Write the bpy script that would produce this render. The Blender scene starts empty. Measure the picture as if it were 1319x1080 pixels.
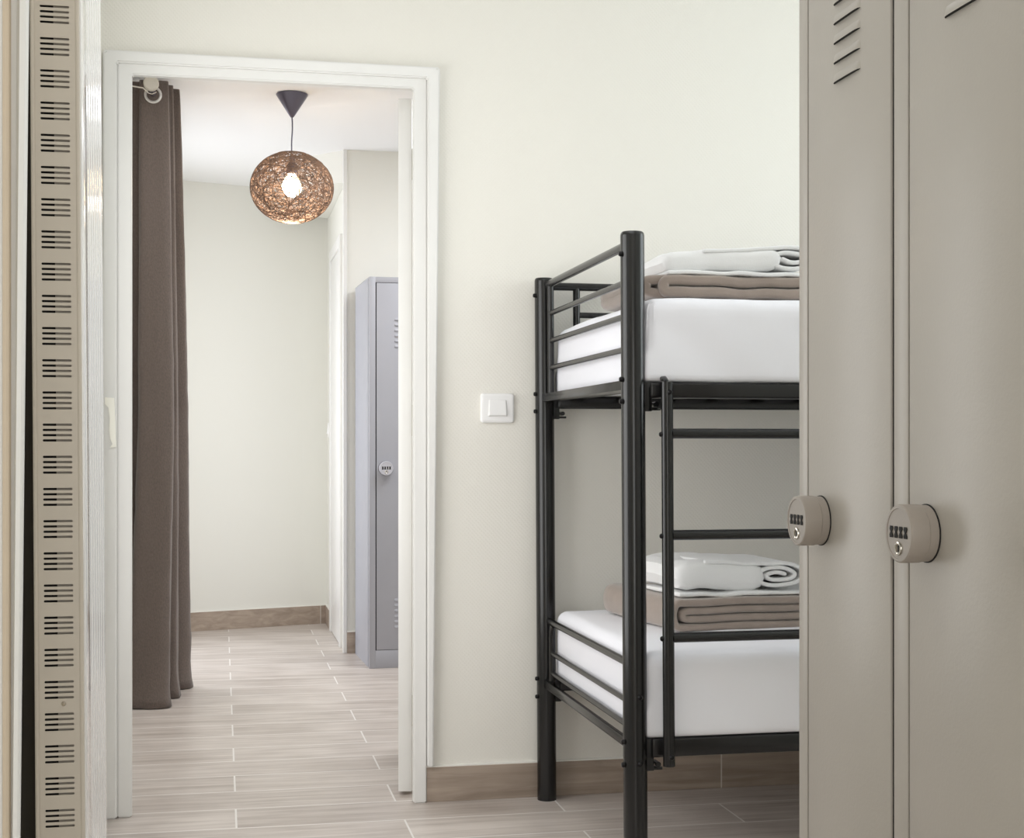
import bpy, bmesh, math, random
from mathutils import Vector, Matrix, noise
random.seed(7)
C = bpy.context.scene.collection
PI = math.pi

# ------------------------------------------------------------------ materials
def lin(c):
    return tuple(((v/255)/12.92 if v/255 <= .04045 else ((v/255+.055)/1.055)**2.4) for v in c) + (1,)

def mat(name, rgb, rough=.5, metal=0, bump=0, bscale=60, var=0, vscale=3, spec=.5, coat=0, stretch=(1,1,1), emit=0, ecol=None, trans=0, sheen=0):
    m = bpy.data.materials.new(name); m.use_nodes = True
    nt = m.node_tree; b = nt.nodes['Principled BSDF']
    b.inputs['Base Color'].default_value = lin(rgb)
    b.inputs['Roughness'].default_value = rough
    b.inputs['Metallic'].default_value = metal
    b.inputs['Specular IOR Level'].default_value = spec
    b.inputs['Coat Weight'].default_value = coat
    b.inputs['Sheen Weight'].default_value = sheen
    if emit:
        b.inputs['Emission Color'].default_value = lin(ecol or rgb)
        b.inputs['Emission Strength'].default_value = emit
    tc = nt.nodes.new('ShaderNodeTexCoord'); mp = nt.nodes.new('ShaderNodeMapping')
    mp.inputs['Scale'].default_value = stretch
    nt.links.new(tc.outputs['Object'], mp.inputs['Vector'])
    if var:
        n = nt.nodes.new('ShaderNodeTexNoise'); n.inputs['Scale'].default_value = vscale
        n.inputs['Detail'].default_value = 5
        nt.links.new(mp.outputs[0], n.inputs['Vector'])
        r = nt.nodes.new('ShaderNodeValToRGB')
        a = lin([max(0, v*(1-var)) for v in rgb]); d = lin([min(255, v*(1+var)) for v in rgb])
        r.color_ramp.elements[0].position = .3; r.color_ramp.elements[0].color = a
        r.color_ramp.elements[1].position = .7; r.color_ramp.elements[1].color = d
        nt.links.new(n.outputs['Fac'], r.inputs[0]); nt.links.new(r.outputs[0], b.inputs['Base Color'])
    if bump:
        n = nt.nodes.new('ShaderNodeTexNoise'); n.inputs['Scale'].default_value = bscale
        n.inputs['Detail'].default_value = 3
        nt.links.new(mp.outputs[0], n.inputs['Vector'])
        bp = nt.nodes.new('ShaderNodeBump'); bp.inputs['Strength'].default_value = bump
        bp.inputs['Distance'].default_value = .004
        nt.links.new(n.outputs['Fac'], bp.inputs['Height']); nt.links.new(bp.outputs[0], b.inputs['Normal'])
    return m

def wall_mat(name, rgb):
    """painted woven wallpaper: fine diagonal weave as bump"""
    m = mat(name, rgb, rough=.75, spec=.25)
    nt = m.node_tree; b = nt.nodes['Principled BSDF']
    tc = nt.nodes['Texture Coordinate']
    hs = []
    for sx, sz in ((1, 1), (1, -1)):
        mp = nt.nodes.new('ShaderNodeMapping'); mp.inputs['Rotation'].default_value = (0, sz*.75, 0)
        w = nt.nodes.new('ShaderNodeTexWave'); w.inputs['Scale'].default_value = 38
        w.inputs['Distortion'].default_value = 3; w.inputs['Detail'].default_value = 2
        nt.links.new(tc.outputs['Object'], mp.inputs[0]); nt.links.new(mp.outputs[0], w.inputs[0]); hs.append(w)
    mx = nt.nodes.new('ShaderNodeMath'); mx.operation = 'MULTIPLY'
    nt.links.new(hs[0].outputs['Fac'], mx.inputs[0]); nt.links.new(hs[1].outputs['Fac'], mx.inputs[1])
    bp = nt.nodes.new('ShaderNodeBump'); bp.inputs['Strength'].default_value = .25; bp.inputs['Distance'].default_value = .0015
    nt.links.new(mx.outputs[0], bp.inputs['Height']); nt.links.new(bp.outputs[0], b.inputs['Normal'])
    return m

def tile_mat(name, c1, c2, grout, off, bw=.905, rh=.2095, rough=.38, vertical=False, mortar=.0028, gvar=.5):
    m = bpy.data.materials.new(name); m.use_nodes = True
    nt = m.node_tree; b = nt.nodes['Principled BSDF']; L = nt.links.new
    tc = nt.nodes.new('ShaderNodeTexCoord'); mp = nt.nodes.new('ShaderNodeMapping')
    if vertical: mp.inputs['Rotation'].default_value = (-PI/2, 0, 0)
    mp.inputs['Location'].default_value = off
    L(tc.outputs['Object'], mp.inputs[0])
    br = nt.nodes.new('ShaderNodeTexBrick'); br.inputs['Scale'].default_value = 1
    br.inputs['Brick Width'].default_value = bw; br.inputs['Row Height'].default_value = rh
    br.inputs['Mortar Size'].default_value = mortar; br.inputs['Mortar Smooth'].default_value = .1
    br.inputs['Bias'].default_value = 0
    br.inputs['Color1'].default_value = (0, 0, 0, 1); br.inputs['Color2'].default_value = (1, 1, 1, 1); br.inputs['Mortar'].default_value = (.5, .5, .5, 1)
    L(mp.outputs[0], br.inputs['Vector'])
    # wood grain, different per plank
    ad = nt.nodes.new('ShaderNodeVectorMath'); ad.operation = 'MULTIPLY_ADD'
    ad.inputs[1].default_value = (9, 5, 3)
    L(br.outputs['Color'], ad.inputs[0]); L(tc.outputs['Object'], ad.inputs[2])
    m2 = nt.nodes.new('ShaderNodeMapping'); m2.inputs['Scale'].default_value = (1.1, 16, 16)
    L(ad.outputs[0], m2.inputs[0])
    n1 = nt.nodes.new('ShaderNodeTexNoise'); n1.inputs['Scale'].default_value = 2.2; n1.inputs['Detail'].default_value = 9; n1.inputs['Distortion'].default_value = .6
    n1.inputs['Roughness'].default_value = .62
    L(m2.outputs[0], n1.inputs['Vector'])
    n2 = nt.nodes.new('ShaderNodeTexNoise'); n2.inputs['Scale'].default_value = 3.5; n2.inputs['Detail'].default_value = 3
    L(ad.outputs[0], n2.inputs['Vector'])
    s = nt.nodes.new('ShaderNodeMath'); s.operation = 'MULTIPLY_ADD'; s.inputs[1].default_value = .45
    L(n2.outputs['Fac'], s.inputs[0])
    s1 = nt.nodes.new('ShaderNodeMath'); s1.operation = 'MULTIPLY'; s1.inputs[1].default_value = .8
    L(n1.outputs['Fac'], s1.inputs[0]); L(s1.outputs[0], s.inputs[2])
    bwv = nt.nodes.new('ShaderNodeRGBToBW'); L(br.outputs['Color'], bwv.inputs[0])
    s3 = nt.nodes.new('ShaderNodeMath'); s3.operation = 'MULTIPLY_ADD'; s3.inputs[1].default_value = .12*gvar
    L(bwv.outputs[0], s3.inputs[0]); L(s.outputs[0], s3.inputs[2])
    r = nt.nodes.new('ShaderNodeValToRGB')
    r.color_ramp.elements[0].position = .42; r.color_ramp.elements[0].color = lin(c1)
    r.color_ramp.elements[1].position = .82; r.color_ramp.elements[1].color = lin(c2)
    L(s3.outputs[0], r.inputs[0])
    mx = nt.nodes.new('ShaderNodeMix'); mx.data_type = 'RGBA'
    L(br.outputs['Fac'], mx.inputs[0]); L(r.outputs[0], mx.inputs[6]); mx.inputs[7].default_value = lin(grout)
    L(mx.outputs[2], b.inputs['Base Color'])
    b.inputs['Roughness'].default_value = rough
    b.inputs['Specular IOR Level'].default_value = .5
    bp = nt.nodes.new('ShaderNodeBump'); bp.inputs['Strength'].default_value = .12; bp.inputs['Distance'].default_value = .002
    L(n1.outputs['Fac'], bp.inputs['Height']); L(bp.outputs[0], b.inputs['Normal'])
    return m

M = {}
M['wall'] = wall_mat('cream_wallpaper', (231, 228, 220))
M['wall_hall'] = mat('cream_plaster', (229, 228, 221), rough=.8, bump=.04, bscale=150)
M['ceiling'] = mat('ceiling_white', (240, 240, 240), rough=.8)
M['gloss_white'] = mat('door_paint', (229, 228, 225), rough=.35, var=.01)
M['floor'] = tile_mat('wood_look_tile', (162, 150, 142), (210, 201, 194), (230, 226, 222), (-.04+.4525+20*.905, -3.917+40*.2095, 0))
M['skirt'] = tile_mat('skirting_tile', (134, 119, 106), (180, 164, 149), (214, 208, 200), (-1.469+9.05+.4525, 0, 0), bw=.905, rh=9, rough=.45, mortar=.002)
M['caulk'] = mat('white_caulk', (236, 234, 228), rough=.5)
M['black'] = mat('black_powder_coat', (13, 12, 12), rough=.24, bump=.01, bscale=200, coat=.1)
M['bolt'] = mat('bolt_black', (30, 29, 30), rough=.3, metal=.7)
M['locker'] = mat('locker_paint_taupe', (175, 169, 161), rough=.38, bump=.05, bscale=220, var=.012, vscale=4)
M['locker_hall'] = mat('locker_paint_daylit', (166, 167, 175), rough=.38, bump=.03, bscale=220, var=.01)  # same paint as the near locker, cool daylight tint put into the colour
M['dark'] = mat('dark_recess', (22, 20, 18), rough=.8)  # near-black: painted gap and slot shade, also dark lock parts
M['lockgrey'] = mat('lock_plastic_taupe', (152, 143, 134), rough=.45, bump=.03, bscale=400)
M['lockwhite'] = mat('lock_plastic_grey', (190, 190, 198), rough=.45)
M['chrome'] = mat('chrome', (205, 200, 190), rough=.18, metal=1)
M['sheet'] = mat('white_cotton_sheet', (243, 243, 249), rough=.85, bump=.05, bscale=500, sheen=.2)
M['towel'] = mat('white_terry', (238, 238, 238), rough=.95, bump=.25, bscale=420, sheen=.3)
M['blanket'] = mat('taupe_fleece', (152, 138, 128), rough=.95, bump=.2, bscale=500, sheen=.5, var=.03, vscale=30)
M['curtain'] = mat('grey_brown_linen', (104, 93, 87), rough=.95, bump=.35, bscale=260, var=.07, vscale=260, sheen=.2, stretch=(1, 1, .45))
M['rad'] = mat('radiator_side_enamel', (196, 187, 174), rough=.45)
M['radf'] = mat('radiator_front_enamel', (232, 231, 230), rough=.13, coat=.6)
M['radin'] = mat('radiator_inner_plate', (150, 142, 132), rough=.6)
M['gap_dark'] = mat('gap_shade_bracket', (52, 46, 36), rough=.7)  # shade of the radiator gap put into the colour, brackets share it
M['plastic'] = mat('white_plastic', (238, 237, 236), rough=.3)
M['canopy'] = mat('canopy_grey', (98, 94, 108), rough=.3, metal=.3)
M['strand'] = mat('brown_twine', (122, 98, 82), rough=.8, var=.15, vscale=30)
M['bulb'] = mat('bulb_glow', (255, 240, 210), emit=26, ecol=(255, 226, 178))
M['beige'] = mat('beige_paint', (208, 192, 170), rough=.6)
M['wood'] = mat('painted_panel', (226, 226, 226), rough=.5)

# ------------------------------------------------------------------ helpers
def wloc(p):
    t = Vector((0, 0, 0))
    while p is not None:
        t += p.location; p = p.parent
    return t

def obj(name, bm, m, parent=None, local=False, smooth=True, kind=None):
    bmesh.ops.recalc_face_normals(bm, faces=bm.faces[:])
    me = bpy.data.meshes.new(name)
    mats = m if isinstance(m, (list, tuple)) else [m]
    for k in mats: me.materials.append(k)
    off = Vector((0, 0, 0))
    if parent is None and not local:
        xs = [v.co for v in bm.verts]
        off = Vector(((min(v.x for v in xs)+max(v.x for v in xs))/2, (min(v.y for v in xs)+max(v.y for v in xs))/2, min(v.z for v in xs)))
        if kind == 'structure': off = Vector((0, 0, 0))
    elif parent is not None and not local:
        off = wloc(parent)
    if off.length: bmesh.ops.translate(bm, verts=bm.verts[:], vec=-off)
    bm.to_mesh(me); bm.free()
    if smooth:
        me.polygons.foreach_set('use_smooth', [True]*len(me.polygons))
        me.set_sharp_from_angle(angle=math.radians(35))
    o = bpy.data.objects.new(name, me); C.objects.link(o)
    if parent is not None: o.parent = parent
    else: o.location = off
    if kind: o['kind'] = kind
    return o

def tag(o, label, cat, group=None):
    o['label'] = label; o['category'] = cat
    if group: o['group'] = group
    return o

def thing(name, label, cat, loc, group=None):
    o = bpy.data.objects.new(name, None); C.objects.link(o); o.location = loc
    o.empty_display_size = .1
    return tag(o, label, cat, group)

def box(bm, x0, x1, y0, y1, z0, z1, bev=0, seg=2, mi=0):
    r = bmesh.ops.create_cube(bm, size=1)
    vs = r['verts']
    for v in vs:
        v.co = Vector((x0 if v.co.x < 0 else x1, y0 if v.co.y < 0 else y1, z0 if v.co.z < 0 else z1))
    fs = {f for v in vs for f in v.link_faces}
    for f in fs: f.material_index = mi
    if bev:
        es = list({e for f in fs for e in f.edges})
        bmesh.ops.bevel(bm, geom=es, offset=bev, segments=seg, affect='EDGES', profile=.5)
    return bm

def tube(bm, pts, r, seg=20, cap=True, mi=0, flat=1.0):
    pts = [Vector(p) for p in pts]; rings = []
    n = len(pts)
    prev = None
    for i, p in enumerate(pts):
        d = (pts[min(i+1, n-1)]-pts[max(i-1, 0)]).normalized()
        if prev is None:
            up = Vector((0, 0, 1)) if abs(d.z) < .9 else Vector((0, 1, 0))
            a = d.cross(up).normalized()
        else:
            a = (prev - d*prev.dot(d)).normalized()
        prev = a; b = d.cross(a)
        rr = r[i] if isinstance(r, (list, tuple)) else r
        rings.append([bm.verts.new(p + (a*math.cos(2*PI*k/seg)+b*math.sin(2*PI*k/seg)*flat)*rr) for k in range(seg)])
    for i in range(n-1):
        for k in range(seg):
            f = bm.faces.new((rings[i][k], rings[i][(k+1) % seg], rings[i+1][(k+1) % seg], rings[i+1][k])); f.material_index = mi
    if cap:
        bm.faces.new(rings[0][::-1]).material_index = mi; bm.faces.new(rings[-1]).material_index = mi
    return bm

def lathe(bm, prof, axis=((0, 0, 0), (0, 0, 1)), seg=40, mi=0):
    """prof: list of (radius, height along the axis)"""
    o = Vector(axis[0]); d = Vector(axis[1]).normalized()
    up = Vector((0, 0, 1)) if abs(d.z) < .9 else Vector((1, 0, 0))
    a = d.cross(up).normalized(); b = d.cross(a); rings = []
    for r, h in prof:
        if r < 1e-6: rings.append([bm.verts.new(o+d*h)])
        else: rings.append([bm.verts.new(o+d*h+(a*math.cos(2*PI*k/seg)+b*math.sin(2*PI*k/seg))*r) for k in range(seg)])
    for i in range(len(rings)-1):
        A, B = rings[i], rings[i+1]
        for k in range(seg):
            q = [A[k % len(A)], A[(k+1) % len(A)], B[(k+1) % len(B)], B[k % len(B)]]
            u = []
            for v in q:
                if v not in u: u.append(v)
            if len(u) > 2:
                bm.faces.new(u).material_index = mi
    return bm

def prism(bm, poly, z0, z1, top=None):
    """XY polygon extruded in z"""
    top = top or poly
    A = [bm.verts.new((x, y, z0)) for x, y in poly]; B = [bm.verts.new((x, y, z1)) for x, y in top]
    n = len(A)
    for i in range(n): bm.faces.new((A[i], A[(i+1) % n], B[(i+1) % n], B[i]))
    bm.faces.new(A[::-1]); bm.faces.new(B)
    return bm

def new(): return bmesh.new()
def struct(name, bm, m, smooth=False): return obj(name, bm, m, kind='structure', smooth=smooth)

# ------------------------------------------------------------------ room shell
YW, YB = 4.105, 4.175          # faces of the door wall
HX0, HX1, HZ = -.242, .543, 2.05
H1, H2 = 2.6, 2.5
struct('floor', box(new(), -1.6, 3.1, -1.4, 9.0, -.12, 0), M['floor'])
struct('ceiling', box(new(), -1.6, 3.1, -1.4, YB, H1, H1+.1), M['ceiling'])
struct('ceiling_hall', box(new(), -1.6, 3.1, YB, 9.0, H2, H2+.2), M['ceiling'])
bm = new()
box(bm, -1.6, HX0-.03, YW, YB, 0, H1); box(bm, HX1+.03, 3.1, YW, YB, 0, H1); box(bm, HX0-.03, HX1+.03, YW, YB, HZ+.03, H1)
struct('wall_back', bm, M['wall'])
struct('wall_left', box(new(), -.45, -.33, -1.4, YW, 0, H1), M['wall_hall'])
struct('wall_front', box(new(), -.33, 3.0, -1.4, -1.3, 0, H1), M['wall_hall'])
bm = new(); box(bm, 1.2695, 1.4, -1.3, 1.9, 0, H1); box(bm, 1.4, 3.1, 1.8, 1.9, 0, H1); box(bm, 3.0, 3.1, 1.9, YW, 0, H1)
struct('wall_right', bm, M['wall_hall'])
# hall behind the doorway
bm = new()
box(bm, -.56, -.44, YB, 6.42, 0, H2); box(bm, -.56, -.44, 6.42, 7.72, 2.25, H2); box(bm, -.56, -.44, 7.72, 8.1, 0, H2)
struct('wall_hall_left', bm, M['wall_hall'])
p = [(-.56, 8.04), (-.152, 8.168), (.452, 8.355), (.62, 8.40), (.62, 8.6), (-.56, 8.3)]
struct('wall_hall_back', prism(new(), p, 0, H2), M['wall_hall'])
bm = new()
box(bm, .605, .74, 8.06, 8.5, 0, H2); box(bm, .605, .74, 7.40, 8.06, 2.05, H2); box(bm, .605, .74, 7.15, 7.40, 0, H2)
struct('wall_hall_right', bm, M['wall_hall'])
struct('wall_hall_recess', box(new(), .74, 3.1, 7.15, 7.27, 0, H2), M['wall_hall'])
struct('wall_hall_end', box(new(), 3.0, 3.1, YB, 7.15, 0, H2), M['wall_hall'])
bm = new(); prism(bm, [(.604, 7.16), (.44, 7.35), (.30, 8.2), (.604, 8.3)], 2.34, H2)
struct('trim_1', bm, M['wall_hall'])
# door wall casing: flat frame band + raised outer moulding
def frame_band(bm, xo0, xo1, xi0, xi1, zo, zi, y0, y1, z0=0, xo1b=None, z1=None):
    """rectangular arch between outer and inner outlines"""
    xo1b = xo1 if xo1b is None else xo1b
    z1 = z0 if z1 is None else z1
    out = [(xo0, z0), (xo0, zo), (xo1, zo), (xo1b, z1)]; inn = [(xi0, z0), (xi0, zi), (xi1, zi), (xi1, z1)]
    V = {}
    for nm, P in (('o', out), ('i', inn)):
        for k, (x, z) in enumerate(P):
            for j, y in enumerate((y0, y1)): V[nm, k, j] = bm.verts.new((x, y, z))
    for k in range(3):
        bm.faces.new((V['o', k, 0], V['o', k+1, 0], V['i', k+1, 0], V['i', k, 0]))
        bm.faces.new((V['o', k, 1], V['i', k, 1], V['i', k+1, 1], V['o', k+1, 1]))
        bm.faces.new((V['o', k, 0], V['o', k, 1], V['o', k+1, 1], V['o', k+1, 0]))
        bm.faces.new((V['i', k, 0], V['i', k+1, 0], V['i', k+1, 1], V['i', k, 1]))
    for k in (0, 3): bm.faces.new((V['o', k, 0], V['i', k, 0], V['i', k, 1], V['o', k, 1]))
bm = new(); frame_band(bm, -.281, .579, HX0, HX1-.003, 2.086, HZ, YW-.016, YW+.014, xo1b=.5775)
bmesh.ops.bevel(bm, geom=bm.edges[:], offset=.0035, segments=2, affect='EDGES')
df = obj('door_1', bm, M['gloss_white'], kind='structure')
bm = new(); frame_band(bm, -.318, .615, -.281, .579, 2.112, 2.079, YW-.028, YW+.001, z0=0, z1=.104, xo1b=.5965)
bmesh.ops.bevel(bm, geom=bm.edges[:], offset=.004, segments=2, affect='EDGES')
obj('casing', bm, M['gloss_white'], df)
# open leaf, hinged on the right jamb and swung into the hall
bm = new(); box(bm, 0, .04, 0, .76, .012, 2.044, bev=.0015)
leaf = obj('door_leaf', bm, M['gloss_white'], df, local=True)
leaf.location = (.5085, 4.192, 0); leaf.rotation_euler = (0, 0, math.radians(-13))
for z in (.25, 1.1, 1.85):
    h = obj('hinge', tube(new(), [(.046, -.003, z-.045), (.046, -.003, z+.045)], .006), M['chrome'], leaf, local=True)
# skirting
def skirt(name, x0, x1, y0, y1, h=.1, wh=.1035):
    s = struct(name, box(new(), x0, x1, y0, y1, 0, h, bev=.0012), M['skirt'])
    obj('caulk_line', box(new(), x0, x1, y0+.002, y1, h-.0005, wh+.0005), M['caulk'], s); return s
skirt('baseboard_back', .5785, 3.0, YW-.011, YW)
def skirt_poly(name, poly, h=.105):
    s = struct(name, prism(new(), poly, 0, h), M['skirt'])
    obj('caulk_line', prism(new(), poly, h, h+.004), M['caulk'], s); return s
skirt_poly('baseboard_hall_back', [(-.44, 8.067), (-.152, 8.157), (.452, 8.344), (.604, 8.385), (.604, 8.398), (.452, 8.357), (-.152, 8.17), (-.44, 8.08)])
skirt_poly('baseboard_hall_right', [(.593, 8.075), (.606, 8.075), (.606, 8.383), (.593, 8.383)])
skirt_poly('baseboard_hall_recess', [(.612, 7.138), (3.0, 7.138), (3.0, 7.151), (.612, 7.151)])
# corner bead at the end of the hall wall, hall door in that wall
struct('trim_2', box(new(), .592, .612, 7.143, 7.165, .0, H2, bev=.003), M['gloss_white'])
bm = new()
box(bm, .59, .606, 7.34, 7.41, 0, 2.11, bev=.003); box(bm, .59, .606, 8.0, 8.07, 0, 2.11, bev=.003); box(bm, .59, .606, 7.41, 8.0, 2.05, 2.11, bev=.003)
d2 = obj('door_2', bm, M['gloss_white'], kind='structure')
obj('door_leaf', box(new(), .597, .64, 7.411, 7.999, .004, 2.049, bev=.003), M['gloss_white'], d2)
# window in the hall's left wall, behind the curtain
bm = new()
for y0, y1, z0, z1 in ((6.42, 6.47, 0, 2.25), (7.67, 7.72, 0, 2.25), (6.47, 7.67, 2.2, 2.25), (6.47, 7.67, 0, .05), (7.05, 7.09, .05, 2.2)):
    box(bm, -.53, -.47, y0, y1, z0, z1, bev=.004)
obj('window_1', bm, M['gloss_white'], kind='structure')

# added frame around the made-up light panel on the bedroom's left wall
bm = new()
for y0, y1, z0, z1 in ((2.80, 2.845, .35, 2.0), (3.855, 3.90, .35, 2.0), (2.845, 3.855, 1.955, 2.0), (2.845, 3.855, .35, .395)):
    box(bm, -.3305, -.308, y0, y1, z0, z1, bev=.003)
obj('light_panel_frame', bm, M['gloss_white'], kind='structure')

# near-left moulded casing edge (leans very slightly, as in the photo)
struct('trim_4', box(new(), -.335, -.2215, 1.612, 1.66, 0, H1, bev=.004), M['beige'])
struct('trim_5', tube(new(), [(-.2325, 1.612, 0), (-.2325, 1.612, H1)], .0035, 16), M['gloss_white'], smooth=True)
def colpoly(e):
    return [(-.222, 1.66), (-.222, 1.621), (-.2165+e*.4, 1.618),
            (-.2145+e*.6, 1.604), (-.212+e*.8, 1.598), (-.207+e, 1.598), (-.2045+e, 1.601), (-.204+e, 1.606), (-.212+e, 1.66)]
struct('trim_3', prism(new(), colpoly(-.012), 0, H1, top=colpoly(.014)), M['gloss_white'], smooth=True)

# ------------------------------------------------------------------ radiator at left
LEAN = .0068
def lean(bm, k=LEAN, z0=1.02):
    for v in bm.verts: v.co.x -= k*(v.co.z-z0)
    return bm
RX0, RX1, RY = -.267, -.202, 2.2
rad = thing('radiator', 'tall slim white radiator with slotted taupe side panel and fluted front', 'radiator', (-.24, 2.42, 0))
bm = new(); Z0, Z1 = 0.0, 2.2
sx0, sx1 = -.2565, -.215
zc = 1.6565 - 33*.04725
prevz = Z0
box(bm, RX0, sx0, RY, RY+.0015, Z0, Z1); box(bm, sx1, RX1, RY, RY+.0015, Z0, Z1)
zz = zc
while zz < Z1-.03:
    for k in (-1.5, -.5, .5, 1.5):
        a = zz + k*.0077 - .0017
        if a > prevz:
            box(bm, sx0, sx1, RY, RY+.0015, prevz, a)
            # slot ends are rounded by tiny corner gussets
            for s in (0, 1):
                x = sx0 if s == 0 else sx1; d = .0012 if s == 0 else -.0012
                for (q0, q1) in ((a, a+.0012), (a+.0034, a+.0022)):
                    v = [bm.verts.new((x, RY+.0001, q0)), bm.verts.new((x+d, RY+.0001, q0)), bm.verts.new((x, RY+.0001, q1))]
                    bm.faces.new(v)
            prevz = a + .0034
    zz += .04725
box(bm, sx0, sx1, RY, RY+.0015, prevz, Z1)
lean(bm)
sp = obj('side_panel', bm, M['rad'], rad, smooth=False)
obj('screw', lathe(new(), [(0, .0), (.0032, 0), (.0036, -.001), (.003, -.002), (0, -.0022)], (( -.2295+LEAN*.36, RY+.0003, .6435), (0, 1, 0)), 16), M['chrome'], sp)
# rolled edges of the side panel
obj('edge_trim', lean(tube(new(), [(RX0, RY+.001, Z0), (RX0, RY+.001, Z1)], .0035)), M['rad'], rad)
obj('edge_trim', lean(tube(new(), [(RX1-.002, RY+.002, Z0), (RX1-.002, RY+.002, Z1)], .0035)), M['rad'], rad)
obj('inner_plate', lean(box(new(), -.238, RX1-.004, RY+.006, RY+.008, Z0, Z1)), M['radin'], rad, smooth=False)
obj('gap_shade_panel', lean(box(new(), -.320, -.263, RY+.09, 2.60, Z0, Z1), .003), M['gap_dark'], rad, smooth=False)  # dark box added to paint the shade between radiator and wall
# fluted front: vertical tubes seen at a grazing angle
obj('slot_shade_sheet', lean(box(new(), RX0+.002, RX1-.003, RY+.05, RY+.055, Z0, Z1)), M['dark'], rad, smooth=False)  # near-black sheet painting the shade inside the slots
bm = new(); box(bm, -.257, RX1, RY+.06, 2.612, Z0, Z1)
obj('panel_core', lean(bm), M['radf'], rad, smooth=False)
bm = new()
box(bm, RX1-.002, RX1+.0035, RY+.006, RY+.085, Z0, Z1, bev=.0015)
y = RY+.088
while y < 2.58:
    pts = []
    for k in range(9):
        a = PI*k/8; pts.append((RX1-.001+.0042*math.sin(a), y+.0215-.0205*math.cos(a)))
    prism(bm, pts, Z0, Z1); y += .0435
obj('fluted_front', lean(bm), M['radf'], rad)
for z in (.5, 1.8):
    obj('wall_bracket', box(new(), -.3299, -.262, 2.5, 2.53, z, z+.05), M['gap_dark'], rad, smooth=False)

# small torn strip on the left casing
bm = new()
o_ = [(-.312, 1.158), (-.2875, 1.156), (-.285, 1.10), (-.282, 1.022), (-.2995, 1.02), (-.292, 1.03), (-.298, 1.045), (-.3005, 1.07), (-.299, 1.10), (-.303, 1.13), (-.312, 1.14)]
A = [bm.verts.new((x, YW-.0282, z)) for x, z in o_]; B = [bm.verts.new((x, YW-.0335, z)) for x, z in o_]
for i in range(len(A)): bm.faces.new((A[i], A[(i+1) % len(A)], B[(i+1) % len(A)], B[i]))
bm.faces.new(A); bm.faces.new(B[::-1])
tag(obj('adhesive_strip', bm, mat('strip_offwhite', (252, 250, 240), rough=.4), smooth=False), 'small white torn strip stuck on the left door casing', 'strip')

# ------------------------------------------------------------------ lockers (local: front faces -Y)
def louvre(bm, xc, z, L=.078, H=.0125, P=.0044):
    nx, nz = 24, 6; G = []
    for i in range(nx+1):
        t = -1+2*i/nx; e = (1-abs(t)**6)**.5 if abs(t) < 1 else 0
        col = []
        for j in range(nz+1):
            s = j/nz      # 0 bottom .. 1 top
            p = P*e*math.cos(s*PI/2)**.8 if s < 1 else 0
            col.append(bm.verts.new((xc+t*L/2, -p-.0001, z+s*H)))
        G.append(col)
    for i in range(nx):
        for j in range(nz):
            bm.faces.new((G[i][j], G[i+1][j], G[i+1][j+1], G[i][j+1]))
    # dark mouth under the hood
    lo = [bm.verts.new((xc-L/2+L*i/nx, -.0003, z-.0006)) for i in range(nx+1)]
    for i in range(nx):
        f = bm.faces.new((G[i][0], lo[i], lo[i+1], G[i+1][0])); f.material_index = 1

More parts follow.
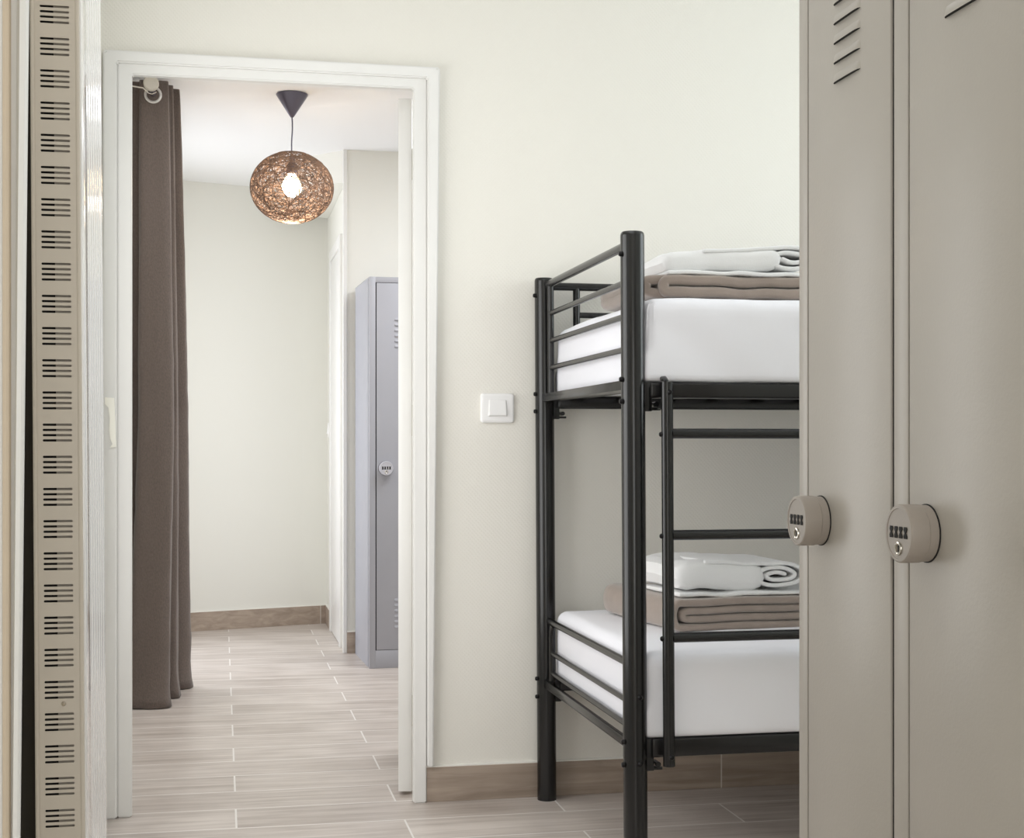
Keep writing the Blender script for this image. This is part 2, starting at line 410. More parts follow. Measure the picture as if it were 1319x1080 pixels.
def make_locker(name, label, bays, paint, lockm, keym):
    t = thing(name, label, 'locker', (0, 0, 0))
    W = .028+bays*.252+(bays-1)*.035+.028; Hh = 1.81; D = .5
    bm = new(); b = .0012
    box(bm, 0, .0285, 0, .045, 0, Hh, bev=b); box(bm, W-.0285, W, 0, .045, 0, Hh, bev=b)
    for i in range(bays-1):
        x = .028+.252*(i+1)+.035*i; box(bm, x, x+.035, 0, .045, .05, Hh-.02, bev=b)
        box(bm, x+.0165, x+.0185, .03, D-.002, .05, Hh-.02)
    box(bm, .0285, W-.0285, 0, .03, 0, .083, bev=b); box(bm, .0285, W-.0285, 0, .03, 1.784, Hh, bev=b)
    box(bm, 0, .002, .03, D, 0, Hh); box(bm, W-.002, W, .03, D, 0, Hh)
    box(bm, 0, W, D-.002, D, 0, Hh); box(bm, 0, W, .03, D, Hh-.002, Hh); box(bm, 0, W, .03, D, .08, .083)
    obj('cabinet_body', bm, paint, t, local=True)
    obj('gap_shade_sheet', box(new(), .02, W-.02, .0028, .006, .07, 1.795), M['dark'], t, local=True, smooth=False)  # near-black sheet paints the shade seen in the door gaps
    for i in range(bays):
        x0 = .028+i*.287; x1 = x0+.252; g = .0022
        bm = new(); box(bm, x0+.005, x1-.0078, -.0006, .032, .085, 1.782, bev=.0012)
        for k in range(6):
            louvre(bm, (x0+x1)/2, 1.485+k*.025); louvre(bm, (x0+x1)/2, .185+k*.025)
        obj('door', bm, [paint, M['dark']], t, local=True)
        lx, lz = x0+.046, .925; R = .0325
        bm = new(); A = ((lx, 0, lz), (0, -1, 0))
        lathe(bm, [(0, .0006), (R*.97, .0006), (R*.97, .012), (R*.985, .0125), (R, .013), (R, .0315), (R*.985, .0338), (R*.95, .0348), (R*.86, .035), (R*.85, .0342), (0, .0342)], A, 56)
        lk = obj('combination_lock', bm, lockm, t, local=True)
        obj('base_ring', lathe(new(), [(R*.98, .0004), (R*1.007, .0004), (R*1.007, .0016), (R*.96, .002)], A, 56), M['dark'], lk, local=True)
        for k in range(4):
            cx = lx+(-1.5+k)*.0112; bm = new()
            sh = [(-.0042, -.0065), (.0042, -.0065), (.0046, -.004), (.0018, 0), (.0046, .004), (.0036, .0065), (-.0036, .0065), (-.0046, .004), (-.0018, 0), (-.0046, -.004)]
            a = [bm.verts.new((cx+u, -.0346, lz+.0015+v)) for u, v in sh]; c = [bm.verts.new((cx+u*.8, -.0352, lz+.0015+v*.8)) for u, v in sh]
            for q in range(len(a)): bm.faces.new((a[q], a[(q+1) % len(a)], c[(q+1) % len(a)], c[q]))
            bm.faces.new(c)
            obj('dial', bm, M['dark'], lk, local=True)
        KA = ((lx, 0, lz-.0165), (0, -1, 0))
        bm = new(); lathe(bm, [(.0048, .034), (.0048, .0356), (.006, .0362), (.0076, .0358), (.008, .034)], KA, 28)
        lathe(bm, [(0, .0345), (.0049, .0345)], KA, 20, mi=1)
        box(bm, lx-.001, lx+.001, -.0352, -.0344, lz-.0165-.0035, lz-.0165+.0035, mi=2)
        obj('keyhole', bm, [keym, lockm, M['dark']], lk, local=True)
    return t
near = make_locker('metal_locker', 'large taupe metal locker with round combination locks in right foreground', 3, M['locker'], M['lockgrey'], M['chrome'])
near.location = (.768, 1.832, 0); near.rotation_euler = (0, 0, -PI/2)
far = make_locker('metal_locker', 'daylight-tinted metal locker standing in the hall, half hidden behind the open door', 2, M['locker_hall'], M['lockwhite'], M['chrome'])
far.location = (.6695, 6.622, 0); far.rotation_euler = (0, 0, math.radians(2.2))

# ------------------------------------------------------------------ light switches
def switch(name, label, loc, rz, w=.0985, h=.0855):
    t = thing(name, label, 'light switch', loc)
    bm = new(); lv = []
    for ins, y, r in ((0, 0, .008), (0, -.006, .008), (.0012, -.0085, .0075), (.0032, -.0098, .006), (.008, -.0105, .003)):
        ring = []
        for cx, cz, a0 in ((1, 1, 0), (-1, 1, PI/2), (-1, -1, PI), (1, -1, 1.5*PI)):
            for k in range(7):
                a = a0+k*PI/12; ring.append(bm.verts.new((cx*(w/2-ins-r)+r*math.cos(a), y, cz*(h/2-ins-r)+r*math.sin(a))))
        lv.append(ring)
    for a, b in zip(lv, lv[1:]):
        for k in range(len(a)): bm.faces.new((a[k], a[(k+1) % len(a)], b[(k+1) % len(a)], b[k]))
    bm.faces.new(lv[-1]); bm.faces.new(lv[0])
    obj('cover_plate', bm, M['plastic'], t, local=True)
    bm = new()
    vs = [(-.026, -.0103, .024), (.026, -.0103, .024), (.029, -.0103, -.024), (-.029, -.0103, -.024),
          (-.0235, -.0125, .0225), (.0235, -.0125, .0225), (.0245, -.0175, -.0205), (-.0245, -.0175, -.0205)]
    V = [bm.verts.new(v) for v in vs]
    for f in ((4, 5, 6, 7), (0, 1, 5, 4), (1, 2, 6, 5), (2, 3, 7, 6), (3, 0, 4, 7)): bm.faces.new([V[i] for i in f])
    bmesh.ops.bevel(bm, geom=bm.edges[:], offset=.0007, segments=2, affect='EDGES')
    obj('rocker', bm, M['plastic'], t, local=True)
    t.rotation_euler = (0, 0, rz); return t
switch('light_switch', 'square white rocker light switch on cream wall between door and bunk bed', (.7865, YW, 1.135), 0)
switch('light_switch', 'small light switch seen edge on, on the hall wall beside the far door', (.605, 8.2, 1.12), -PI/2)

# ------------------------------------------------------------------ pendant lamp
lx, ly, lzc = .29, 6.07, 2.108
lamp = thing('pendant_lamp', 'round brown woven twine pendant lamp, lit, hanging from the hall ceiling', 'lamp', (lx, ly, 2.5))
obj('ceiling_canopy', lathe(new(), [(0, 0), (.063, 0), (.066, -.002), (.066, -.006), (.012, -.09), (.006, -.098), (0, -.098)], ((lx, ly, 2.5), (0, 0, 1))), M['canopy'], lamp)
cord = [(lx+.0018*math.sin(k*.9), ly, 2.405-k*.0235) for k in range(8)]
obj('cord', tube(new(), cord, .003, 10), M['canopy'], lamp)
obj('bulb_holder', lathe(new(), [(0, .0), (.008, 0), (.012, -.012), (.013, -.03), (.022, -.045), (.024, -.075), (.019, -.08), (0, -.08)], ((cord[-1][0], ly, 2.245), (0, 0, 1))), M['canopy'], lamp)
obj('bulb', lathe(new(), [(0, .05), (.013, .045), (.017, .036), (.03, .02), (.04, -.002), (.042, -.016), (.036, -.036), (.02, -.052), (0, -.058)], ((lx, ly, 2.125), (0, 0, 1)), 28), M['bulb'], lamp)
bm = new(); A, Bz = .173, .149
cnt = 0
while cnt < 430:
    n = Vector((random.gauss(0, 1), random.gauss(0, 1), random.gauss(0, 1))).normalized()
    off = random.uniform(-.75, .75); u = n.orthogonal().normalized(); w = n.cross(u); rr = math.sqrt(1-off*off)
    a0 = random.uniform(0, 2*PI); span = random.uniform(1.2, 4.5); N = int(span*9)
    seg = []; segs = []
    sc = 1+random.uniform(-.012, .004); wob = random.uniform(-.12, .12); wf = random.choice((2, 3))
    for k in range(N+1):
        a = a0+span*k/N
        p = (n*(off+wob*math.sin(wf*a))+(u*math.cos(a)+w*math.sin(a))*rr).normalized()
        if p.z > .93 or p.z < -.985:
            if len(seg) > 2: segs.append(seg)
            seg = []
        else: seg.append(Vector((lx+p.x*A*sc, ly+p.y*A*sc, lzc+p.z*Bz*sc)))
    if len(seg) > 2: segs.append(seg)
    for s in segs: tube(bm, s, random.uniform(.0007, .0013), 4, cap=False)
    cnt += 1
ring = [(lx+.061*math.cos(a*PI/12), ly+.061*math.sin(a*PI/12), lzc+Bz*.935) for a in range(25)]
tube(bm, ring, .0028, 8, cap=False)
obj('woven_shade', bm, M['strand'], lamp, smooth=False)
bm = new()
for a in (0, 2.09, 4.18): tube(bm, [(cord[-1][0], ly, 2.24), (lx+.061*math.cos(a), ly+.061*math.sin(a), lzc+Bz*.935)], .0014, 6)
obj('shade_carrier', bm, M['canopy'], lamp)

# ------------------------------------------------------------------ curtain on rod
RZ, RXc = 2.410, -.262
rod = thing('curtain_rod', 'grey metal curtain rod with round end cap, pointing towards the doorway', 'curtain rod', (RXc, 6.2, RZ))
obj('rod', tube(new(), [(RXc, 5.66, RZ), (RXc, 6.9, RZ)], .011, 20), M['canopy'], rod)
obj('end_cap', lathe(new(), [(0, 0), (.024, 0), (.029, .004), (.029, .018), (.02, .024), (0, .024)], ((RXc, 5.63, RZ), (0, 1, 0)), 36), mat('end_cap_grey', (190, 184, 172), rough=.4), rod)
obj('bracket', tube(new(), [(-.44, 5.72, RZ+.008), (-.34, 5.72, RZ+.006), (-.295, 5.72, RZ), (-.275, 5.72, RZ-.018), (-.262, 5.72, RZ-.021), (-.246, 5.72, RZ-.012)], .0035, 10), M['chrome'], rod)

def cat(P, t):
    n = len(P)-1; f = t*n; i = min(int(f), n-1); f -= i
    p0, p1, p2, p3 = (Vector(P[max(i-1, 0)]), Vector(P[i]), Vector(P[i+1]), Vector(P[min(i+2, n)]))
    return .5*((2*p1)+(-p0+p2)*f+(2*p0-5*p1+4*p2-p3)*f*f+(-p0+3*p1-3*p2+p3)*f**3)
top = [(-.315, 5.835), (-.305, 5.805), (-.26, 5.80), (-.222, 5.80), (-.205, 5.82), (-.215, 5.86), (-.30, 5.91), (-.385, 5.93), (-.395, 5.95), (-.30, 5.99), (-.21, 6.01), (-.19, 6.03), (-.20, 6.06), (-.30, 6.10), (-.36, 6.13), (-.30, 6.17), (-.19, 6.21), (-.165, 6.23), (-.18, 6.27), (-.28, 6.31), (-.36, 6.34)]
mid = [(-.322, 5.845), (-.31, 5.80), (-.26, 5.79), (-.205, 5.79), (-.184, 5.81), (-.20, 5.86), (-.30, 5.92), (-.38, 5.94), (-.385, 5.96), (-.30, 5.99), (-.20, 6.01), (-.175, 6.03), (-.19, 6.07), (-.30, 6.11), (-.36, 6.14), (-.30, 6.18), (-.165, 6.22), (-.138, 6.25), (-.155, 6.30), (-.28, 6.34), (-.36, 6.36)]
bot = [(-.37, 5.85), (-.365, 5.80), (-.30, 5.775), (-.23, 5.775), (-.205, 5.80), (-.215, 5.87), (-.30, 5.93), (-.37, 5.95), (-.36, 5.98), (-.28, 6.0), (-.20, 6.0), (-.175, 6.02), (-.185, 6.08), (-.30, 6.13), (-.36, 6.16), (-.29, 6.19), (-.16, 6.22), (-.128, 6.26), (-.145, 6.32), (-.28, 6.36), (-.36, 6.38)]
bm = new(); NU, NV = 190, 70; G = []
for j in range(NV+1):
    s = j/NV; z = 2.462-(2.462-.004)*s; row = []
    for i in range(NU+1):
        t = i/NU
        a, b_, c_ = cat(top, t), cat(mid, t), cat(bot, t)
        a.y = 5.80+(a.y-5.80)*.3
        p = a.lerp(b_, min(1, s*1.9)**.8) if s < .52 else b_.lerp(c_, ((s-.52)/.48)**1.3)
        w = (.0035*noise.noise(Vector((t*22, s*5, 0)))+.0025*noise.noise(Vector((t*9, s*30, 3))))*(0.3+s)
        low = max(0, 1-z/.09)
        row.append(bm.verts.new((p.x+w+low*.016*noise.noise(Vector((t*14, 0, 5)))+low*low*.012, p.y+w*1.5-low*.018, max(.003, z+low*.012*noise.noise(Vector((t*11, 2, 1)))))))
    G.append(row)
for j in range(NV):
    for i in range(NU): bm.faces.new((G[j][i], G[j][i+1], G[j+1][i+1], G[j+1][i]))
cur = thing('curtain', 'long grey brown linen eyelet curtain hanging bunched just inside the doorway', 'curtain', (-.27, 6.0, 0))
co = obj('fabric', bm, M['curtain'], cur)
md = co.modifiers.new('t', 'SOLIDIFY'); md.thickness = .002
for yy in (5.799, 5.832, 5.86, 5.894, 5.92):
    bm = new(); N = 28
    ringp = [(RXc+.029*math.cos(2*PI*k/N), yy-.002, RZ-.006+.029*math.sin(2*PI*k/N)) for k in range(N+1)]
    tube(bm, ringp, .0055, 10, cap=False, flat=.6)
    obj('eyelet', bm, M['chrome'] if yy > 5.81 else mat('eyelet_satin', (215, 212, 208), rough=.3, metal=.4), cur)
obj('side_seam', tube(new(), [(-.2, 5.83, 2.4), (-.19, 5.89, 1.2), (-.2, 5.88, .1)], .002, 6), M['curtain'], cur)

# ------------------------------------------------------------------ bunk bed
BX, YN, YF = .921, 3.150, 4.062
KB = .0058
def bl(bm):
    for v in bm.verts: v.co.x -= KB*(v.co.z-.8)
    return bm
BL = 2.0     # bed length
bed = thing('bunk_bed', 'black metal bunk bed with ladder standing against the cream wall', 'bunk bed', (BX+BL/2, (YN+YF)/2, 0))
K = M['black']
def part(n, bm, p=bed, m=K): return obj(n, bl(bm), m, p)
for bx in (BX, BX+BL):
    for y in (YN, YF):
        bm = new(); tube(bm, [(bx, y, 0), (bx, y, 1.502), (bx, y, 1.508), (bx, y, 1.511)], [.0275, .0275, .0265, .024], 36)
        po = part('post', bm)
        for z in (1.175, 1.125, .352, .30, 1.46):
            bb = new(); s = -1 if bx == BX else 1
            yy = y-.006
            lathe(bb, [(.0062, 0), (.0062, .004), (.0045, .0072), (0, .008)], ((bx+s*.0268, yy, z), (s, 0, 0)), 14)
            obj('bolt', bl(bb), M['bolt'], po)
        if y == YN:
            for z in (.305, .455):
                bb = new(); lathe(bb, [(.006, 0), (.006, .003), (.004, .006), (0, .007)], ((bx+.004, y-.027, z), (0, -1, 0)), 14)
                obj('bolt', bl(bb), M['bolt'], po)
    s = 1 if bx == BX else -1
    ex = bx+s*.004
    yi0, yi1 = YN+.026, YF-.026
    # upper end panel
    part('end_rail', tube(new(), [(ex, yi0-.01, 1.489), (ex, yi1+.01, 1.489)], .0105))
    for z in (1.404, 1.3255, 1.2485):
        part('end_rail', tube(new(), [(ex, YN+.062, z), (ex, YF-.075, z)], [.0075, .0075], 16))
    for y in (YN+.05, YF-.065):
        part('end_upright', tube(new(), [(ex, y, 1.163), (ex, y, 1.482)], .0095, 18))
    for y in (YF-.035,):
        part('end_plate', box(new(), ex-.003, ex+.012, y-.018, y+.012, 1.165, 1.48, bev=.001))
    # bed-end angle irons
    for z in (1.166, .342):
        bm = new(); box(bm, ex-.016, ex-.013, yi0-.004, yi1+.004, z-.0125, z+.0095, bev=.0008); box(bm, ex-.016, ex+.02, yi0, yi1, z-.0125, z-.0095)
        part('end_angle', bm)
    # lower end panel
    part('end_rail', tube(new(), [(ex, yi0-.01, .520), (ex, yi1+.01, .520)], .0095))
    part('end_rail', tube(new(), [(ex, YN+.05, .432), (ex, YF-.07, .432)], .0075, 16))
    part('end_rail', tube(new(), [(ex, YN+.05, .375), (ex, YF-.07, .375)], .0075, 16))
    for y, d in ((YN+.045, .02), (YF-.062, -.02)):
        part('end_upright', tube(new(), [(ex, y, .35), (ex, y, .47), (ex, y+d*.15, .495), (ex, y+d*.6, .512), (ex, y+d, .516)], .009, 18))
# side rails and slats
for z0, z1 in ((1.133, 1.170), (.314, .358)):
    for y in (YN, YF):
        part('side_rail', box(new(), BX+.036, BX+BL-.036, y-.014, y+.014, z0, z1, bev=.007, seg=3))
        for bx, s in ((BX, 1), (BX+BL, -1)):
            bm = new(); box(bm, min(bx+s*.022, bx+s*.042), max(bx+s*.022, bx+s*.042), y-.011, y+.011, z0-.03, z1, bev=.002)
            box(bm, min(bx+s*.024, bx+s*.062), max(bx+s*.024, bx+s*.062), y-.010, y+.010, z0-.028, z0-.022, bev=.001)
            tube(bm, [(bx+s*.05, y-.018, z0-.014), (bx+s*.05, y+.012, z0-.014)], .006, 10)
            part('rail_bracket', bm)
    sm = None
    for k in range(14):
        x = BX+.09+k*(BL-.18)/13
        if sm is None:
            bm = new(); box(bm, -.02, .02, YN+.016, YF-.016, z1-.009, z1-.001, bev=.001)
            sm = obj('slat', bm, K, bed, local=True)
            for v in sm.data.vertices: v.co.y -= bed.location.y
            sm.location = (x-bed.location.x, 0, 0)
        else:
            c = sm.copy(); C.objects.link(c); c.parent = bed; c.location = (x-bed.location.x, 0, 0)
# wall side guard
gx0, gx1 = BX+.03, BX+BL-.03
part('guard_rail', tube(new(), [(gx0-.01, YF-.01, 1.487), (gx1, YF-.01, 1.487)], .0115))
part('guard_rail', tube(new(), [(1.02, YF-.01, 1.405), (gx1, YF-.01, 1.405)], .0085))
for x in (1.015, 1.45, 1.9, 2.35, 2.8):
    part('guard_upright', tube(new(), [(x, YF-.01, 1.16), (x, YF-.01, 1.482)], .0105))
# ladder
lad = part('ladder', tube(new(), [(.985, 3.098, .303), (.985, 3.098, 1.168)], .0135, 24))
def lp(n, bm): return obj(n, bl(bm), K, lad)
lp('stile', tube(new(), [(1.385, 3.098, .303), (1.385, 3.098, 1.168)], .0135, 24))
for z in (1.052, .823, .592):
    lp('rung', tube(new(), [(.995, 3.098, z), (1.375, 3.098, z)], .0115, 20))
    bb = new(); lathe(bb, [(.006, 0), (.006, .003), (.004, .006), (0, .007)], ((.985-.0125, 3.098, z-.002), (-1, 0, 0)), 14); obj('bolt', bl(bb), M['bolt'], lad)
for x in (.985, 1.385):
    bm = new(); tube(bm, [(x, 3.098, 1.155), (x, 3.102, 1.17), (x, 3.115, 1.177), (x, 3.15, 1.178), (x, 3.17, 1.176), (x, 3.175, 1.16)], .0055, 10)
    lp('hook', bm)
    bm = new(); tube(bm, [(x, 3.098, .335), (x, 3.14, .335)], .009, 12); lp('standoff', bm)
    for z in (.325, 1.145):
        bb = new(); lathe(bb, [(.006, 0), (.006, .003), (.004, .006), (0, .007)], ((x+.002, 3.098-.0128, z), (0, -1, 0)), 14); obj('bolt', bl(bb), M['bolt'], lad)

# ------------------------------------------------------------------ mattresses with fitted sheets
def mattress(name, label, x0, x1, y0, y1, z0, z1, seed):
    bm = new(); nx, ny, nz = 90, 44, 16
    bmesh.ops.create_cube(bm, size=1)
    # build as a rounded box on a fine grid
    bm.free(); bm = new()
    R = .032
    def shape(u, v, w):   # u,v,w in -1..1 on the cube surface
        R = .032 if w > -.2 else .012
        hx, hy, hz = (x1-x0)/2, (y1-y0)/2, (z1-z0)/2
        p = Vector((u*hx, v*hy, w*hz)); q = Vector((max(-hx+R, min(hx-R, p.x)), max(-hy+R, min(hy-R, p.y)), max(-hz+R, min(hz-R, p.z))))
        d = p-q
        if d.length > 1e-6: p = q+d.normalized()*min(R, max(abs(d.x), abs(d.y), abs(d.z)))
        # domed top, soft ripples in the cloth
        if p.z > 0: p.z += .014*(1-u*u)*(1-v*v*v*v)
        f = noise.noise(Vector((p.x*4+p.z*5, p.y*4, seed)))*.0065+noise.noise(Vector((p.x*12+p.z*14, p.y*9, seed+4)))*.0018
        if abs(v) > .98: p.y -= f*(1 if v < 0 else -1)
        if abs(u) > .98: p.x += f*(-1 if u < 0 else 1)
        p.z += f*(.8 if w > 0 else 0)
        return p+Vector(((x0+x1)/2, (y0+y1)/2, (z0+z1)/2))
    def grid(fn, n, m):
        V = [[bm.verts.new(fn(-1+2*i/n, -1+2*j/m)) for j in range(m+1)] for i in range(n+1)]
        for i in range(n):
            for j in range(m): bm.faces.new((V[i][j], V[i+1][j], V[i+1][j+1], V[i][j+1]))
    def ez(t): return math.copysign(1-(1-abs(t))**1.0, t)
    def st(t, h):     # concentrate samples near the edges
        return math.sin(t*PI/2) if h else t
    grid(lambda a, b: shape(st(a, 1), st(b, 1), 1), nx, ny); grid(lambda a, b: shape(st(a, 1), st(b, 1), -1), nx, ny)
    grid(lambda a, b: shape(st(a, 1), -1, st(b, 1)), nx, nz); grid(lambda a, b: shape(st(a, 1), 1, st(b, 1)), nx, nz)
    grid(lambda a, b: shape(-1, st(a, 1), st(b, 1)), ny, nz); grid(lambda a, b: shape(1, st(a, 1), st(b, 1)), ny, nz)
    bmesh.ops.remove_doubles(bm, verts=bm.verts[:], dist=.0004)
    o = obj(name, bm, M['sheet']); return tag(o, label, 'mattress')
ma = mattress('mattress', 'white sheeted mattress on the upper bunk', BX+.021, BX+BL-.03, YN-.016, YF-.03, 1.171, 1.362, 1)
mb = mattress('mattress', 'white sheeted mattress on the lower bunk behind the ladder', BX+.021, BX+BL-.03, YN-.016, YF-.03, .359, .552, 7)
# ------------------------------------------------------------------ folded blankets and towels
def smooth_path(P, per=8):
    n = len(P)-1; out = []
    for i in range(n):
        for k in range(per):
            q = cat(P, (i+k/per)/n); out.append((q.x, q.y))
    out.append(P[-1]); return out
def ribbon(path, t, y0, y1, origin, rot=0, wav=.003, seed=0, rows=14, tilt=0, endr=.011, skew=0):
    """sheet of half-thickness t following an XZ path, extruded in Y"""
    P = [Vector(p) for p in path]; n = len(P)
    nor = []
    for i in range(n):
        d = (P[min(i+1, n-1)]-P[max(i-1, 0)]).normalized(); nor.append(Vector((-d.y, d.x)))
    ys = [(y0+endr*(1-math.cos(a)), t*(.25+.75*math.sin(a))) for a in (0, .3, .65, 1.05, PI/2)]
    ys += [(y0+endr+(y1-y0-2*endr)*k/rows, t) for k in range(1, rows)] + [(y1-endr, t), (y1, t-endr*.6)]
    bm = new(); rings = []
    cr, sr = math.cos(rot), math.sin(rot)
    for y, tt in ys:
        L = [P[i]+nor[i]*tt for i in range(n)]; R_ = [P[i]-nor[i]*tt for i in range(n)]
        d0 = (P[0]-P[1]).normalized(); d1 = (P[-1]-P[-2]).normalized()
        cap1 = [P[-1]+d1*tt*math.sin(a)+nor[-1]*tt*math.cos(a) for a in (PI/4, PI/2, 3*PI/4)]
        cap0 = [P[0]+d0*tt*math.sin(a)-nor[0]*tt*math.cos(a) for a in (PI/4, PI/2, 3*PI/4)]
        loop = L+cap1+R_[::-1]+cap0
        ring_ = []
        for q in loop:
            x, z = q.x, q.y
            x += skew*(y-y0)
            zz = z+wav*noise.noise(Vector((x*7+seed, y*6, seed)))*min(1, z/.02 if z > 0 else 0)+wav*.6*noise.noise(Vector((x*17, y*11, seed+3)))
            xx = x+wav*.8*noise.noise(Vector((z*12, y*9, seed+2)))
            yy = y+wav*1.4*noise.noise(Vector((x*6, z*8, seed+8)))
            zz += tilt*x
            ring_.append(bm.verts.new((origin[0]+xx*cr-yy*sr, origin[1]+xx*sr+yy*cr, origin[2]+max(zz, 0))))
        rings.append(ring_)
    m = len(rings[0])
    for a, b in zip(rings, rings[1:]):
        for i in range(m): bm.faces.new((a[i], a[(i+1) % m], b[(i+1) % m], b[i]))
    for rg in (rings[0], rings[-1]):      # cut edge of the cloth: a strip between its two sides
        for i in range(n-1): bm.faces.new((rg[i], rg[i+1], rg[2*n+1-i], rg[2*n+2-i]))
        bm.faces.new((rg[n-1], rg[n], rg[n+1], rg[n+2], rg[n+3]))
        bm.faces.new((rg[0], rg[2*n+2], rg[2*n+3], rg[2*n+4], rg[2*n+5]))
    return bm

# upper blanket: folded once, open fold to the right
zt = 1.372
t = .0124; W = .52
pth = smooth_path([(W, .0135), (.40, .0130), (.25, .0135), (.12, .0133), (.04, .0133), (.018, .015), (.0135, .0265), (.018, .038), (.04, .0405), (.12, .0405), (.25, .041), (.40, .0405), (W, .0405)])
tag(obj('folded_blanket', ribbon(pth, t, 0, .36, (1.0, 3.21, zt), wav=.004, seed=3), M['blanket']), 'taupe blanket folded flat on the upper bunk mattress', 'blanket')
blk = bpy.data.objects['folded_blanket']
pth2 = smooth_path([(.5, .011), (.2, .011), (.02, .012), (.0, .028), (.02, .043), (.2, .043), (.5, .042)])
obj('folded_layer', ribbon(pth2, .0115, .02, .40, (.976, 3.205, zt-.001), wav=.004, seed=9), M['blanket'], blk)
# lower blanket: four layers
t = .0098
pth = smooth_path([(W, .0105), (.4, .010), (.2, .0105), (.05, .0102), (.012, .012), (.002, .030), (.001, .050), (.012, .070), (.05, .0728), (.2, .073), (.4, .072), (W, .072)], 6)
lo_ = (1.112, 3.44, .558); rot = math.radians(2.0)
o = tag(obj('folded_blanket', ribbon(pth, t, 0, .45, lo_, rot=rot, wav=.003, seed=5, skew=-.10), M['blanket']), 'taupe blanket folded in four layers on the lower bunk mattress', 'blanket')
pin = smooth_path([(W, .0315), (.3, .031), (.08, .0315), (.034, .0325), (.0255, .0415), (.034, .0505), (.08, .0520), (.3, .052), (W, .0515)], 6)
obj('folded_layer', ribbon(pin, .0097, .002, .44, lo_, rot=rot, wav=.003, seed=5, skew=-.10), M['blanket'], o)

# towels: flat folded body ending in a roll
def spiral(cx, cz, a, b, turns, n=40, a0=0.0, dirn=1, shrink=.78):
    P = []
    for k in range(n+1):
        f = k/n; an = a0+dirn*f*turns*2*PI; s = 1-shrink*f
        P.append((cx+a*s*math.cos(an), cz+b*s*math.sin(an)))
    return P
def towel(label, origin, body, roll, t, tr, depth, rot, seed, tilt=0):
    root = ribbon(body, t, 0, depth, origin, rot=rot, wav=.006, seed=seed, tilt=tilt, endr=.005)
    o = tag(obj('folded_towel', root, M['towel']), label, 'towel')
    obj('rolled_end', ribbon(roll, tr, -.004, depth-.02, origin, rot=rot, wav=.0035, seed=seed+2, tilt=tilt, endr=.004), M['towel'], o)
    return o
# a closed puffy fold on the left, a thin base layer under it and a rolled end at the right
def towel(label, o, rt, base, body, tb, roll, seed, depth, er, skew=0):
    t_ = tag(obj('folded_towel', ribbon(smooth_path(body, 7), tb, 0, depth, o, rot=rt, wav=.009, seed=seed, endr=er, skew=skew), M['towel']), label, 'towel')
    obj('base_layer', ribbon(smooth_path(base, 8), .005, -.006, depth-.01, o, rot=rt, wav=.006, seed=seed+1, endr=.005, skew=skew), M['towel'], t_)
    obj('rolled_end', ribbon(smooth_path(roll, 7), .0052, .004, depth-.02, o, rot=rt, wav=.004, seed=seed+2, endr=.006), M['towel'], t_)
ou = (.998, 3.222, zt+.0535)
towel('white folded towel with rolled end on top of the upper bunk blanket', ou, 0,
      [(.46, .006), (.3, .0055), (.2, .0055), (.1, .0065), (.03, .006)],
      [(.285, .043), (.22, .041), (.14, .039), (.08, .036), (.038, .033)], .026,
      [(.12, .058), (.2, .064), (.28, .069), (.34, .073), (.39, .068), (.408, .048), (.375, .028), (.325, .022), (.292, .032), (.290, .050), (.325, .060), (.372, .054), (.378, .043), (.34, .037), (.315, .044)], 11, .30, .020)
o3 = (1.105, 3.462, .558+.0825)
towel('white towel folded and rolled on top of the lower bunk blanket', o3, rot,
      [(.46, .012), (.36, .008), (.22, .007), (.10, .006), (.03, .007)],
      [(.228, .050), (.17, .052), (.11, .055), (.052, .052)], .037,
      [(.10, .088), (.19, .086), (.26, .082), (.32, .082), (.352, .074), (.366, .056), (.345, .034), (.29, .026), (.25, .034), (.240, .054), (.268, .070), (.315, .070), (.343, .056), (.325, .042), (.28, .041), (.264, .052), (.29, .060), (.315, .055)], 21, .29, .024, skew=-.05)

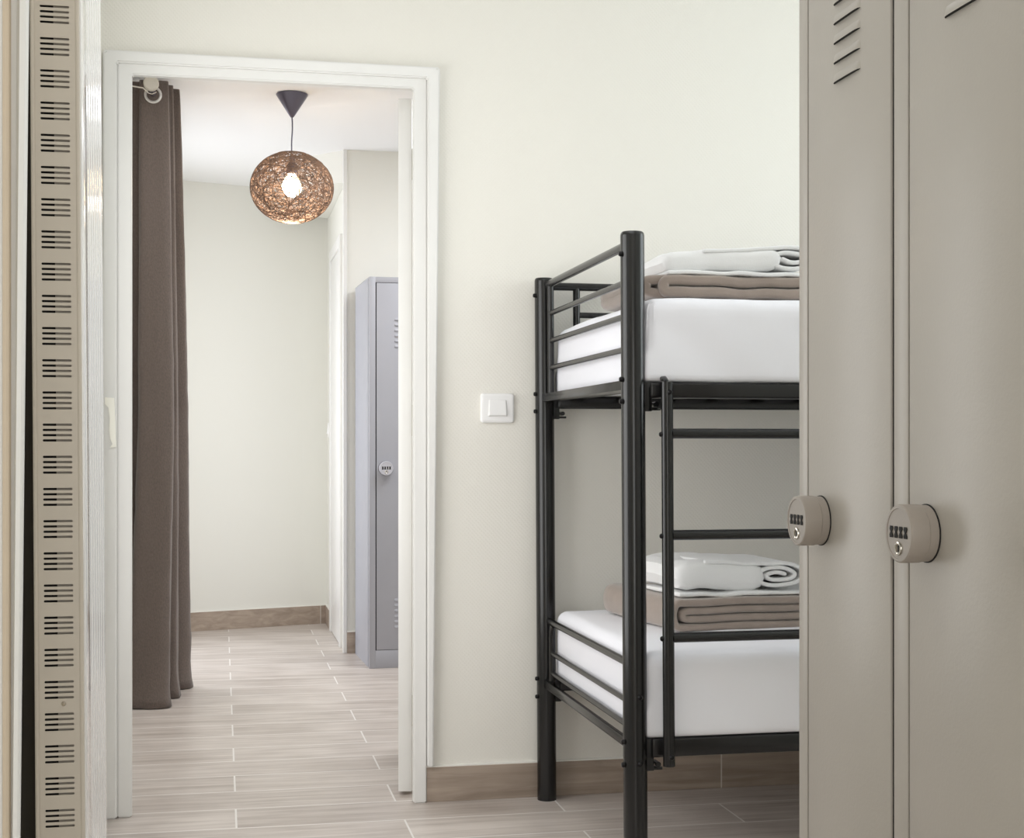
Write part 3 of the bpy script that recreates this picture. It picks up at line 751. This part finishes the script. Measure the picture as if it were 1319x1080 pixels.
# ------------------------------------------------------------------ lights
def area(name, loc, rot, sx, sy, w, col=(1, 1, 1)):
    l = bpy.data.lights.new(name, 'AREA'); l.shape = 'RECTANGLE'; l.size = sx; l.size_y = sy; l.energy = w; l.color = col
    o = bpy.data.objects.new(name, l); C.objects.link(o); o.location = loc; o.rotation_euler = rot; return o
area('added_bounce_bedroom', (.45, 2.3, 2.58), (0, 0, 0), 1.0, 1.4, 9, (.97, .985, 1))  # added panel standing in for ceiling bounce, no fixture known
area('fill_light_front', (.3, -1.2, 1.3), (math.radians(90), 0, 0), 1.5, 1.8, 28, (.98, .99, 1))  # added fill behind the camera, no window there
area('fill_light_left', (-.315, 3.35, 1.175), (0, math.radians(-90), 0), 1.5, 1.0, 14, (.99, .99, 1))  # added light for sideways shadows, no known window behind it
area('window_light_right', (2.97, 3.0, 1.9), (0, math.radians(90), 0), 1.2, 1.4, 17, (.88, .97, 1))
area('daylight_window', (-.62, 7.07, 1.25), (0, math.radians(-90), 0), 2.0, 1.15, 24, (.95, .97, 1))
area('fill_light_hall', (.15, 5.0, 2.48), (0, 0, 0), .8, .8, 7, (.97, .98, 1))  # added fill under the hall ceiling, no fixture at this spot
area('fill_light_recess', (1.5, 5.8, 2.48), (0, 0, 0), 1.0, 1.0, 30, (.93, .96, 1))  # added fill to brighten the recess, no lamp known there
pl = bpy.data.lights.new('bulb_light', 'POINT'); pl.energy = 7; pl.color = (1, .87, .70); pl.shadow_soft_size = .035
po = bpy.data.objects.new('bulb_light', pl); C.objects.link(po); po.location = (lx, ly, 2.02)

w = bpy.data.worlds.new('w'); bpy.context.scene.world = w; w.use_nodes = True
w.node_tree.nodes['Background'].inputs[0].default_value = (.85, .9, 1, 1); w.node_tree.nodes['Background'].inputs[1].default_value = .8

# ------------------------------------------------------------------ camera
cam = bpy.data.cameras.new('camera'); co_ = bpy.data.objects.new('camera', cam); C.objects.link(co_)
co_.location = (0, 0, 1.02); co_.rotation_euler = (PI/2, 0, -math.atan(374.5/1850))
cam.lens = 36*1850/1319; cam.sensor_width = 36; cam.shift_y = 37/1319
bpy.context.scene.camera = co_
sc = bpy.context.scene
sc.view_settings.view_transform = 'Standard'
sc.view_settings.exposure = 0
sc.cycles.max_bounces = 8; sc.cycles.diffuse_bounces = 6
